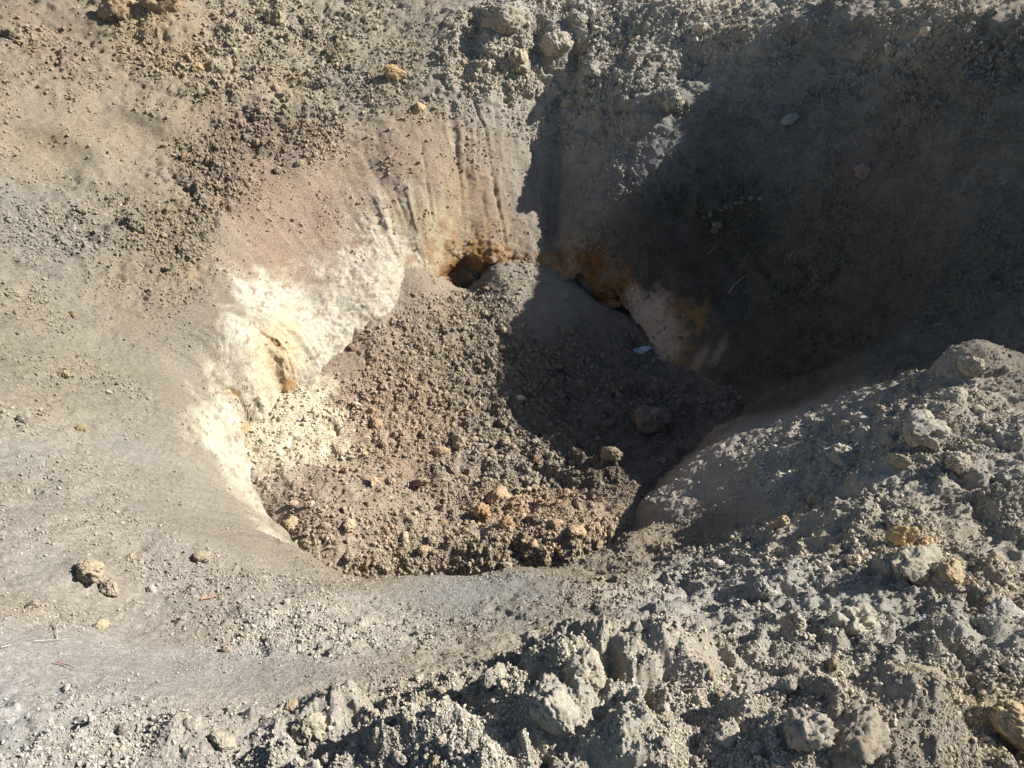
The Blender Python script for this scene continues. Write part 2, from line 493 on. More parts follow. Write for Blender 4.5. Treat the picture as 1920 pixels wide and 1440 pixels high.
# ---------------------------------------------------------------- the ground: one sheet from the viewer's feet to the horizon
NC, NR = 1040, 980
fan = np.radians(np.linspace(-51, 51, NC))
out_ = np.concatenate([51 + 0.11 * np.arange(1, 60) + 0.0022 * np.arange(1, 60) ** 2, np.linspace(66, 100, 70), np.linspace(104, 180, 18)])
side = np.radians(np.concatenate([out_, -out_[:-1][::-1]]))
phi = np.concatenate([fan, side])
rs = np.exp(np.linspace(math.log(0.18), math.log(13.0), 2400))
cols_c = np.radians(np.linspace(-51, 51, 180))
XX = np.sin(cols_c)[:, None] * rs
YY = np.cos(cols_c)[:, None] * rs
ZZ = wall_z(XX, YY).reshape(XX.shape)
FF = floor_z_in(XX, YY).reshape(XX.shape)
sx, sy, dep = project(np.stack([XX, YY, ZZ], -1).reshape(-1, 3))
sy = sy.reshape(XX.shape)
dsy = np.abs(np.diff(sy, axis=1))
up = np.diff(sy, axis=1) < 0
dl = np.hypot(np.diff(rs)[None], np.diff(ZZ, axis=1)) / rs[None, 1:]
wgt = np.where(up, dsy, np.minimum(dsy, 60) * 0.35) + dl * 90
wgt = np.where((sy[:, 1:] > 1500) | (sy[:, 1:] < -60), dl * 60, wgt)
wgt = np.where(ZZ[:, 1:] < FF[:, 1:] - 0.08, wgt * 0.12, wgt)
cum = np.concatenate([np.zeros((len(cols_c), 1)), np.cumsum(wgt, 1)], 1)
NFAR = 24
s_lin = np.linspace(0, 1, NR - NFAR)
RR_c = np.stack([np.interp(s_lin * cum[k, -1], cum[k], rs) for k in range(len(cols_c))])
RR = np.empty((len(phi), NR))
for j in range(NR - NFAR):
    RR[:NC, j] = np.interp(fan, cols_c, RR_c[:, j])
generic = np.exp(np.linspace(math.log(0.18), math.log(13.0), NR - NFAR))
for k in range(len(side)):
    a = abs(side[k])
    w = min(1.0, (a - math.radians(51)) / math.radians(35))
    edge = RR_c[-1] if side[k] > 0 else RR_c[0]
    RR[NC + k, :NR - NFAR] = edge * (1 - w) + generic * w
RR[:, NR - NFAR:] = np.exp(np.linspace(math.log(13.0), math.log(120.0), NFAR + 1))[1:]
# fan order: -51..51, 51..180, -180..-51 -> a closed ring
X = np.sin(phi)[:, None] * RR
Y = np.cos(phi)[:, None] * RR
Z = wall_z(X, Y).reshape(X.shape)
P = np.stack([X, Y, Z], -1)

# hollows under the walls: the foot of the wall is scooped back
CAVES = [  # px, py of the brow, half width m, depth m, height of the soft brow m
    (872, 480, 0.26, 0.20, 0.15), (1090, 520, 0.32, 0.15, 0.10), (1165, 576, 0.22, 0.22, 0.09), (1205, 640, 0.12, 0.14, 0.06)]
flat = P.reshape(-1, 3)
for (px, py, hw, dp, sb) in CAVES:
    h = hits([(px, py)])[0]
    o = h[:2] - cen
    o /= np.linalg.norm(o)
    tdir = np.array([-o[1], o[0]])
    dd = flat[:, :2] - h[:2]
    u = dd @ tdir
    rad = dd @ o
    brow = h[2] + 0.03 * np.cos(u * 22) - 0.5 * (u / hw) ** 2 * 0.16
    k = np.exp(-(u / hw) ** 4) * sstep(brow + 0.01, brow - sb, flat[:, 2]) * (np.abs(rad) < 1.2)
    flat[:, :2] += (dp * k)[:, None] * o
P = flat.reshape(P.shape)

N = normals(P, True)
Pf = P.reshape(-1, 3)
Nf = N.reshape(-1, 3)
near = np.hypot(Pf[:, 0], Pf[:, 1]) < 14
rough = np.full(len(Pf), 0.6)
rough[near] = blend(Pf[near], ROUGH, 0.35)
rough = np.clip(rough + 0.06 + (0.05 + 0.22 * np.minimum(rough, .5)) * fbm(Pf, 2.0, 3, 51), 0.03, 1.05)
rough *= 1 - .8 * sstep(1.75, 2.2, np.abs(np.arctan2(Pf[:, 0], Pf[:, 1])))
steep = sstep(0.85, 0.6, Nf[:, 2])
d = relief(Pf, rough, 0.045 * steep + 0.006)

# single humps and hollows of the ground (px, py, rx m, ry m, height m, lean)
HUMPS = [(1145, 1270, .25, .22, .11), (1290, 1280, .16, .14, .05), (1045, 1365, .10, .09, .08), (930, 1300, .10, .08, .04),
         (1200, 1400, .10, .13, .08), (1640, 1400, .17, .14, .12), (1465, 1395, .13, .12, .09), (1220, 1350, .03, .09, -.09), (1152, 1300, .02, .05, -.07), (1345, 1300, .05, .04, -.06), (1430, 1270, .05, .04, -.05), (1720, 1380, .12, .10, .08), (620, 1330, .10, .08, .06), (760, 1400, .12, .07, .07), (860, 1400, .09, .07, .06),
         (1600, 1190, .12, .09, .04), (1470, 1100, .10, .07, .07), (1730, 1070, .12, .08, .09), (1740, 810, .20, .10, .12), (1820, 680, .18, .12, .10), (1700, 870, .12, .10, .06),
         (1890, 950, .20, .08, .10), (1560, 870, .14, .07, .08), (1470, 900, .10, .05, .05), (1640, 905, .12, .06, .06), (165, 1075, .08, .06, .04), (340, 1385, .08, .06, .03),
         (300, 40, .34, .30, .15), (180, 290, .30, .20, .07), (330, 240, .26, .16, .06), (230, 0, .16, .16, .10), (120, 50, .3, .2, -.05),
         (960, 40, .22, .22, .10), (1040, 90, .16, .18, .08), (970, 130, .2, .16, .06), (1110, 130, .14, .16, .07), (885, 60, .10, .34, -.13), (865, 130, .07, .16, -.07), (1010, 70, .08, .18, -.12), (1075, 105, .07, .16, -.10),
         (1260, 30, .3, .2, .12), (1440, 60, .35, .2, .10), (1300, 110, .2, .2, -.10), (1560, 30, .3, .25, .12), (1210, 210, .20, .16, .10), (1260, 190, .14, .08, .10), (990, 430, .20, .3, .05), (930, 440, .12, .3, .04), (1390, 386, .22, .05, .07), (1480, 232, .06, .05, .04), (130, 265, .4, .12, .05), (285, 218, .28, .12, .05), (60, 340, .4, .2, -.04), (180, 330, .12, .2, .05), (560, 160, .2, .06, -.06), (390, 130, .12, .05, -.05), (430, 60, .1, .1, .06), (640, 90, .14, .1, .06)]
for (px, py, rx, ry, h) in HUMPS:
    c = hits([(px, py)])[0]
    a = ((Pf[:, 0] - c[0]) / rx) ** 2 + (np.hypot(Pf[:, 1] - c[1], 0.6 * (Pf[:, 2] - c[2])) / ry) ** 2
    m = a < 9
    wv = 0.32 * perlin(Pf[m] * 6, 61) + 0.10 * perlin(Pf[m] * 17, 62)
    d[m] += h * np.exp(-np.maximum(a[m] * (1 + wv), 0) ** 1.7)

# ------- ground colour
col = np.tile(np.array(TAN), (len(Pf), 1))
warpP = Pf + 0.10 * np.stack([perlin(Pf * 2.1, 71), perlin(Pf * 2.1, 73), perlin(Pf * 2.1, 75)], 1) \
    + 0.035 * np.stack([perlin(Pf * 9, 77), perlin(Pf * 9, 78), perlin(Pf * 9, 79)], 1)
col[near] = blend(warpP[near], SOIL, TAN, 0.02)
tone = 1 + 0.10 * fbm(Pf, 3.0, 3, 81) + 0.06 * perlin(Pf * 22, 85)
col *= tone[:, None]
hue = 0.03 * fbm(Pf, 2.2, 2, 87) + 0.012
col *= np.stack([1 + hue, np.ones(len(hue)), 1 - 1.5 * hue], 1)
speck = fbm(Pf, 45, 2, 101, .6)
col *= (1 + .13 * speck)[:, None]
col *= (1 + .20 * sstep(.9, 1.6, Pf[:, 0]) * np.clip(fbm(Pf, 7, 4, 103, .7), -1, 1))[:, None]
th = np.arctan2(Pf[:, 1] - CY, Pf[:, 0] - CX)
drip = perlin(np.stack([np.cos(th) * 22, np.sin(th) * 22, Pf[:, 2] * 1.5], 1), 91)
nw = 0.45 * fbm(Pf, 5.5, 6, 95, .6) + 0.25 * drip


def paint(mask, c, amount=1.0):
    k = np.clip(mask * amount, 0, 1)[:, None]
    col[:] = col * (1 - k) + np.array(c) * k


OCH, DOCH, WHITE, CREAM = (.36, .20, .075), (.22, .10, .03), (.64, .575, .46), (.66, .53, .33)
for args in [(800, 470, 60, 70), (830, 440, 40, 60)]:
    paint(mark(Pf, *args, edge=.6, warp=nw), (.46, .385, .255), 0.7)
mott = fbm(Pf, 14, 4, 121, .65)
for args in [(640, 590, 95, 70), (700, 520, 70, 85), (560, 590, 85, 60), (740, 560, 40, 50), (720, 470, 35, 40), (500, 560, 45, 40), (650, 640, 60, 25)]:
    paint(mark(Pf, *args, edge=.75, warp=nw * 1.5), WHITE, 0.86 * sstep(-.75, .15, mott))
for args in [(500, 680, 62, 75), (520, 640, 45, 40), (440, 790, 42, 60), (452, 870, 28, 60), (425, 850, 34, 60), (490, 740, 55, 60), (570, 690, 45, 45), (475, 940, 40, 55), (520, 1010, 40, 30), (385, 800, 26, 50)]:
    paint(mark(Pf, *args, edge=.8, warp=nw * 1.4), WHITE, 0.75 * sstep(-.9, .1, mott))
paint(mark(Pf, 525, 665, 34, 55, edge=.6, warp=nw * .6), CREAM, 0.8)
for args in [(590, 555, 20, 16), (650, 560, 14, 12), (690, 500, 16, 12)]:
    paint(mark(Pf, *args, edge=.5, warp=nw), (.45, .41, .34), 0.6)
ochn = fbm(Pf, 9, 4, 99, .65)
# ochre band at the foot of the wall
for args in [(900, 495, 80, 24), (860, 505, 70, 60), (890, 520, 50, 50), (960, 492, 50, 16), (1090, 500, 50, 28), (1130, 540, 55, 32), (1060, 492, 36, 20), (1170, 565, 50, 26), (1270, 590, 45, 28), (1230, 620, 46, 50), (1310, 600, 30, 18), (1290, 680, 30, 18)]:
    paint(mark(Pf, *args, edge=.45, warp=nw * 1.6), np.array(OCH) * np.array([.95, .98, 1.1]), 0.72 * sstep(-.4, .4, ochn)[:, None][:, 0])
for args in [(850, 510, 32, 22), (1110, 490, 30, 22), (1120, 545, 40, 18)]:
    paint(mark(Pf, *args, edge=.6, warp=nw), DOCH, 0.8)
for args in [(1230, 610, 36, 46), (1200, 575, 24, 24), ]:
    paint(mark(Pf, *args, edge=.4, warp=nw * 1.1), (.60, .47, .37), 0.9)
for args in [(1308, 682, 26, 7), (1350, 655, 26, 6)]:
    paint(mark(Pf, *args, edge=.7, warp=nw * 1.1, ang=.9), (.45, .36, .28), 0.6)
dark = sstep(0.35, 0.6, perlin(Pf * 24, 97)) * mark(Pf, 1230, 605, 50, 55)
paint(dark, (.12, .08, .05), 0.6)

# crust edges: thin cracked plates on the white wall
def crack(line, width, depth, stain, raise_side=0.0):
    H = hits(line)
    best = np.full(len(Pf), 9.0)
    bb = H.mean(0)
    m = np.where(((Pf - bb) ** 2).sum(1) < 1.2)[0]
    q = Pf[m] + 0.012 * np.stack([perlin(Pf[m] * 22, 111), perlin(Pf[m] * 22, 113), perlin(Pf[m] * 22, 115)], 1)
    for a, b in zip(H[:-1], H[1:]):
        ab = b - a
        t = np.clip(((q - a) @ ab) / (ab @ ab), 0, 1)
        best[m] = np.minimum(best[m], np.linalg.norm(q - a - t[:, None] * ab, axis=1))
    k = np.exp(-(best / width) ** 2)
    d[:] -= depth * k
    if stain is not None:
        paint(np.exp(-(best / (width * 1.5)) ** 2), stain, 0.85)


crack([(488, 622), (505, 632), (518, 648), (535, 655), (545, 680), (550, 700)], .006, .024, (.33, .17, .07))
crack([(518, 640), (528, 655)], .009, .02, (.33, .17, .07))
crack([(405, 740), (430, 728), (445, 735), (452, 748), (462, 770), (475, 790)], .005, .02, (.36, .19, .08))
crack([(436, 735), (448, 742)], .014, .02, (.42, .22, .09))
crack([(595, 548), (610, 580), (625, 605), (640, 612)], .005, .015, (.35, .31, .26))
crack([(380, 850), (410, 880), (440, 925), (458, 955)], .004, .012, (.40, .36, .3))
crack([(888, 190), (912, 250), (922, 330), (938, 420), (945, 470)], .013, .030, None)
crack([(985, 215), (1002, 290), (1018, 380), (1022, 440)], .010, .018, None)
crack([(1052, 190), (1046, 260), (1040, 330), (1036, 400), (1030, 460)], .05, .07, None)
crack([(905, 360), (912, 440), (915, 470)], .012, .012, None)
crack([(965, 260), (975, 340), (985, 430)], .012, .010, None)
crack([(850, 240), (862, 320), (868, 400)], .014, .010, None)
crack([(790, 270), (800, 340), (812, 410)], .012, .014, None)
crack([(370, 690), (372, 720), (400, 738)], .004, .010, (.3, .26, .2))
for (px, py) in [(462, 805), (478, 818), (540, 722)]:
    paint(mark(Pf, px, py, 12, 9, edge=.6, warp=nw), (.50, .28, .11), 0.8)
for (px, py, r) in [(640, 105, 22), (520, 145, 20), (270, 55, 30), (330, 120, 24), (560, 160, 24), (610, 440, 10), (360, 510, 14), (735, 140, 20)]:
    paint(mark(Pf, px, py, r * 1.3, r, edge=.7, warp=nw), (.42, .325, .21), 0.5)
crust = np.clip((col.mean(1) - .36) / .15, 0, 1) * near
d += crust * (0.010 * fbm(Pf, 16, 4, 131, .6) + 0.007 * np.abs(fbm(Pf, 30, 2, 133)))
# plates of the crust stand a little proud of the wall
for args, h in [((500, 700, 55, 75), .005), ((440, 790, 30, 60), .005)]:
    d += -h * mark(Pf, *args, edge=.10, warp=nw * .35)

Pd = (Pf + Nf * d[:, None])
ground_me, _ = grid_mesh('crater_ground', Pd.reshape(P.shape), wrap=True)
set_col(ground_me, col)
ground_me.materials.append(M_GROUND)
ground = bpy.data.objects.new('crater_ground', ground_me)
COL.objects.link(ground)
ground['kind'] = 'structure'
ground['label'] = 'dry grey and tan soil forming the rim and walls of the crater'
ground['category'] = 'ground'
GR = dict(P=Pd, N=Nf, col=col, rough=rough)

# ---------------------------------------------------------------- rubble floor of the crater
NCF, NRF = 620, 560
phf = np.radians(np.linspace(-29, 25, NCF))
rf = np.linspace(2.7, 7.0, 1500)
cc = np.radians(np.linspace(-29, 25, 80))
XX = np.sin(cc)[:, None] * rf
YY = np.cos(cc)[:, None] * rf
ZZ = floor_z(XX, YY).reshape(XX.shape)
_, sy, _ = project(np.stack([XX, YY, ZZ], -1).reshape(-1, 3))
sy = sy.reshape(XX.shape)
cum = np.concatenate([np.zeros((len(cc), 1)), np.cumsum(np.abs(np.diff(sy, axis=1)) + 0.1, 1)], 1)
RC = np.stack([np.interp(np.linspace(0, 1, NRF) * cum[k, -1], cum[k], rf) for k in range(len(cc))])
RR = np.stack([np.interp(phf, cc, RC[:, j]) for j in range(NRF)], 1)
X = np.sin(phf)[:, None] * RR
Y = np.cos(phf)[:, None] * RR
FZ = floor_z(X, Y).reshape(X.shape)
WZ = wall_z(X, Y).reshape(X.shape)
PF = np.stack([X, Y, FZ], -1)
NF = normals(PF, False)
pf = PF.reshape(-1, 3)
nf = NF.reshape(-1, 3)
depthf = (FZ - WZ).ravel()
FR = [(640, 700, 45, .3), (800, 560, 40, .35), (740, 660, 60, .7), (560, 850, 70, .6), (700, 800, 80, .8), (900, 750, 80, 1), (900, 620, 60, .95), (1000, 900, 90, 1.1), (800, 950, 90, .8), (600, 950, 70, .55),
      (520, 950, 40, .3), (1100, 1000, 80, 1), (900, 1030, 80, .9), (1100, 750, 90, 1), (1250, 800, 80, .9), (980, 520, 40, .4), (1050, 580, 50, .3), (1180, 960, 40, .3)]
rf_ = blend(pf, FR, 0.6)
df = relief(pf, np.clip(rf_, 0, 1.1) * .95, 0.0)
for (px, py, rx, ry, h) in [(780, 540, .14, .2, .05), (940, 510, .14, .12, .07), (1210, 800, .2, .14, .10), (960, 950, .16, .1, .03), (820, 900, .1, .06, .04), (1140, 870, .12, .08, .05), (700, 640, .2, .2, .03)]:
    c = hits([(px, py)])[0]
    a = ((pf[:, 0] - c[0]) / rx) ** 2 + ((pf[:, 1] - c[1]) / ry) ** 2
    df += h * np.exp(-a)
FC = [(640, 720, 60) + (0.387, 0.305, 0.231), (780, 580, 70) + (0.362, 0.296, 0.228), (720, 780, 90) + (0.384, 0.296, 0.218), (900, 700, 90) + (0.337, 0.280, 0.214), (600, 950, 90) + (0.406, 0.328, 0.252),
      (800, 1000, 90) + (0.388, 0.320, 0.244), (950, 870, 80) + (0.348, 0.295, 0.234), (960, 960, 60) + (0.441, 0.328, 0.223), (1100, 1000, 60) + (0.427, 0.339, 0.248), (1100, 750, 120) + (0.199, 0.172, 0.141), (1000, 560, 60) + (0.331, 0.289, 0.231), (1250, 800, 80) + (0.207, 0.173, 0.141), (490, 900, 40) + (0.470, 0.398, 0.314)]  # shaded right part of the heap darkened in colour to deepen its shade
wf = pf + 0.08 * np.stack([perlin(pf * 2.5, 71), perlin(pf * 2.5, 73), perlin(pf * 2.5, 75)], 1)
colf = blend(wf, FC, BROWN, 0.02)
colf *= (1 + 0.12 * fbm(pf, 6.0, 3, 81))[:, None]
nwf = 0.55 * fbm(pf, 6.5, 6, 95, .65)
for args, a in [((545, 800, 75, 50), .85), ((520, 770, 60, 60), .85), ((600, 800, 60, 40), .6), ((560, 850, 55, 25), .5), ((640, 850, 60, 20), .35), ((590, 740, 30, 30), .7)]:
    k = (mark(pf, *args, edge=.6, warp=nwf) * a)[:, None]
    colf = colf * (1 - k) + np.array((.72, .635, .47)) * k
PdF = pf + nf * df[:, None]
keep = (depthf > -0.10).reshape(X.shape)
fl_me, used = grid_mesh('crater_floor', PdF.reshape(PF.shape), keep=keep)
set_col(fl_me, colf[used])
fl_me.materials.append(M_GROUND)
floor = bpy.data.objects.new('crater_floor', fl_me)
COL.objects.link(floor)
floor['kind'] = 'structure'
floor['label'] = 'heap of loose brown crumbly soil filling the bottom of the crater'
floor['category'] = 'ground'
vis = depthf > 0.01
FLR = dict(P=PdF[vis], N=nf[vis], col=colf[vis], rough=rf_[vis])


# ---------------------------------------------------------------- clods
def clod_mesh(name, seed, sub, material, flat=0.8, long=1.15, crumb=1.0, cuts=4, hard=0.6, grit=1.0):
    bm_ = bpy.data.meshes.new(name)
    import bmesh
    bm = bmesh.new()
    bmesh.ops.create_icosphere(bm, subdivisions=sub, radius=1.0)
    bm.to_mesh(bm_)
    bm.free()
    n = len(bm_.vertices)
    v = np.empty(n * 3, np.float32)
    bm_.vertices.foreach_get('co', v)
    v = v.reshape(-1, 3)
    o = v + seed * 3.7
    r = 1 + 0.50 * fbm(o, 0.9, 2, seed) + 0.34 * crumb * (0.35 - np.abs(fbm(o, 2.0, 3, seed + 5))) + 0.12 * crumb * fbm(o, 6.0, 3, seed + 9, .65)
    w = v * r[:, None] * np.array([long, 1.0, flat])
    # a few broken faces, then grit over everything
    rg = np.random.default_rng(seed)
    for _ in range(cuts):
        q = rg.normal(size=3)
        q /= np.linalg.norm(q)
        lim = 0.42 + 0.3 * rg.random()
        over = np.maximum(w @ q - lim, 0)
        w = w - (over * hard)[:, None] * q
    if grit:
        nrm = v / np.linalg.norm(v, axis=1)[:, None]
        o2 = w + seed * 5.1
        g = 0.9 * lumps(o2, 0.26, seed + 7, 0.7) + 1.0 * lumps(o2, 0.12, seed + 3, 0.85) + 0.05 * fbm(o2, 7, 3, seed + 9, .7)
        w = w + (grit * g)[:, None] * nrm
    w /= np.abs(w).max()
    bm_.vertices.foreach_set('co', w.astype(np.float32).ravel())
    bm_.polygons.foreach_set('use_smooth', np.ones(len(bm_.polygons), bool))
    bm_.materials.append(material)
    bm_.update()
    return bm_


BIG = [clod_mesh('clod', 3 + k, 5, M_CLOD, f, l) for k, (f, l) in
       enumerate([(.85, 1.1), (.75, 1.2), (.9, 1.0), (.6, 1.5), (.8, 1.2), (.7, 1.1), (.9, 1.1), (.65, 1.35)])]
SLAB = clod_mesh('clod', 41, 5, M_CLOD, .32, 1.35, 1, 3, .6, .4)
SMALL = [clod_mesh('crumb', 60 + k, 3, M_CRUMB, .75, 1.25, 1.1, 8, .9, 0) for k in range(6)]
allP = np.concatenate([GR['P'], FLR['P']])
allN = np.concatenate([GR['N'], FLR['N']])
allC = np.concatenate([GR['col'], FLR['col']])
allR = np.concatenate([GR['rough'], FLR['rough']])
apx, apy, adep = project(allP)
inview = (adep > 0.3) & (apx > -700) & (apx < 2620) & (apy > -60) & (apy < 1700)
# drop points hidden behind nearer ground: coarse depth buffer
bx = np.clip(((np.clip(apx, -1e4, 1e4) + 700) / 8).astype(int), 0, 415)
by = np.clip(((np.clip(apy, -1e4, 1e4) + 60) / 8).astype(int), 0, 220)
zb = np.full((416, 221), 99.0)
np.minimum.at(zb, (bx[inview], by[inview]), adep[inview])
seen = inview & (adep < zb[bx, by] + 0.12)
S_ID = np.where(seen)[0]
CH = dict(x=apx[S_ID], y=apy[S_ID])


def surface(px, py):
    k = S_ID[np.argmin((CH['x'] - px) ** 2 + (CH['y'] - py) ** 2)]
    return k


def place(name, mesh, px, py, size_px, label, cat, group=None, sink=0.25, tint=(1, 1, 1), rot=None, k=None, squash=(1, 1, 1)):
    k = surface(px, py) if k is None else k
    r = 0.5 * size_px * adep[k] / FPX
    o = bpy.data.objects.new(name, mesh)
    o.location = allP[k] + allN[k] * r * (0.55 - sink)
    o.rotation_euler = rot or (random.uniform(0, 6.28), random.uniform(-.5, .5), random.uniform(0, 6.28))
    o.scale = (r * 1.1 * squash[0], r * 1.1 * squash[1], r * 1.1 * squash[2])
    c = np.clip(allC[k] * np.array(tint) * (.86 if apy[k] > 1230 and apx[k] > 560 else 1), .02, .9)
    o.color = (c[0], c[1], c[2], 1)
    o['label'] = label
    o['category'] = cat
    if group:
        o['group'] = group
    COL.objects.link(o)
    return o


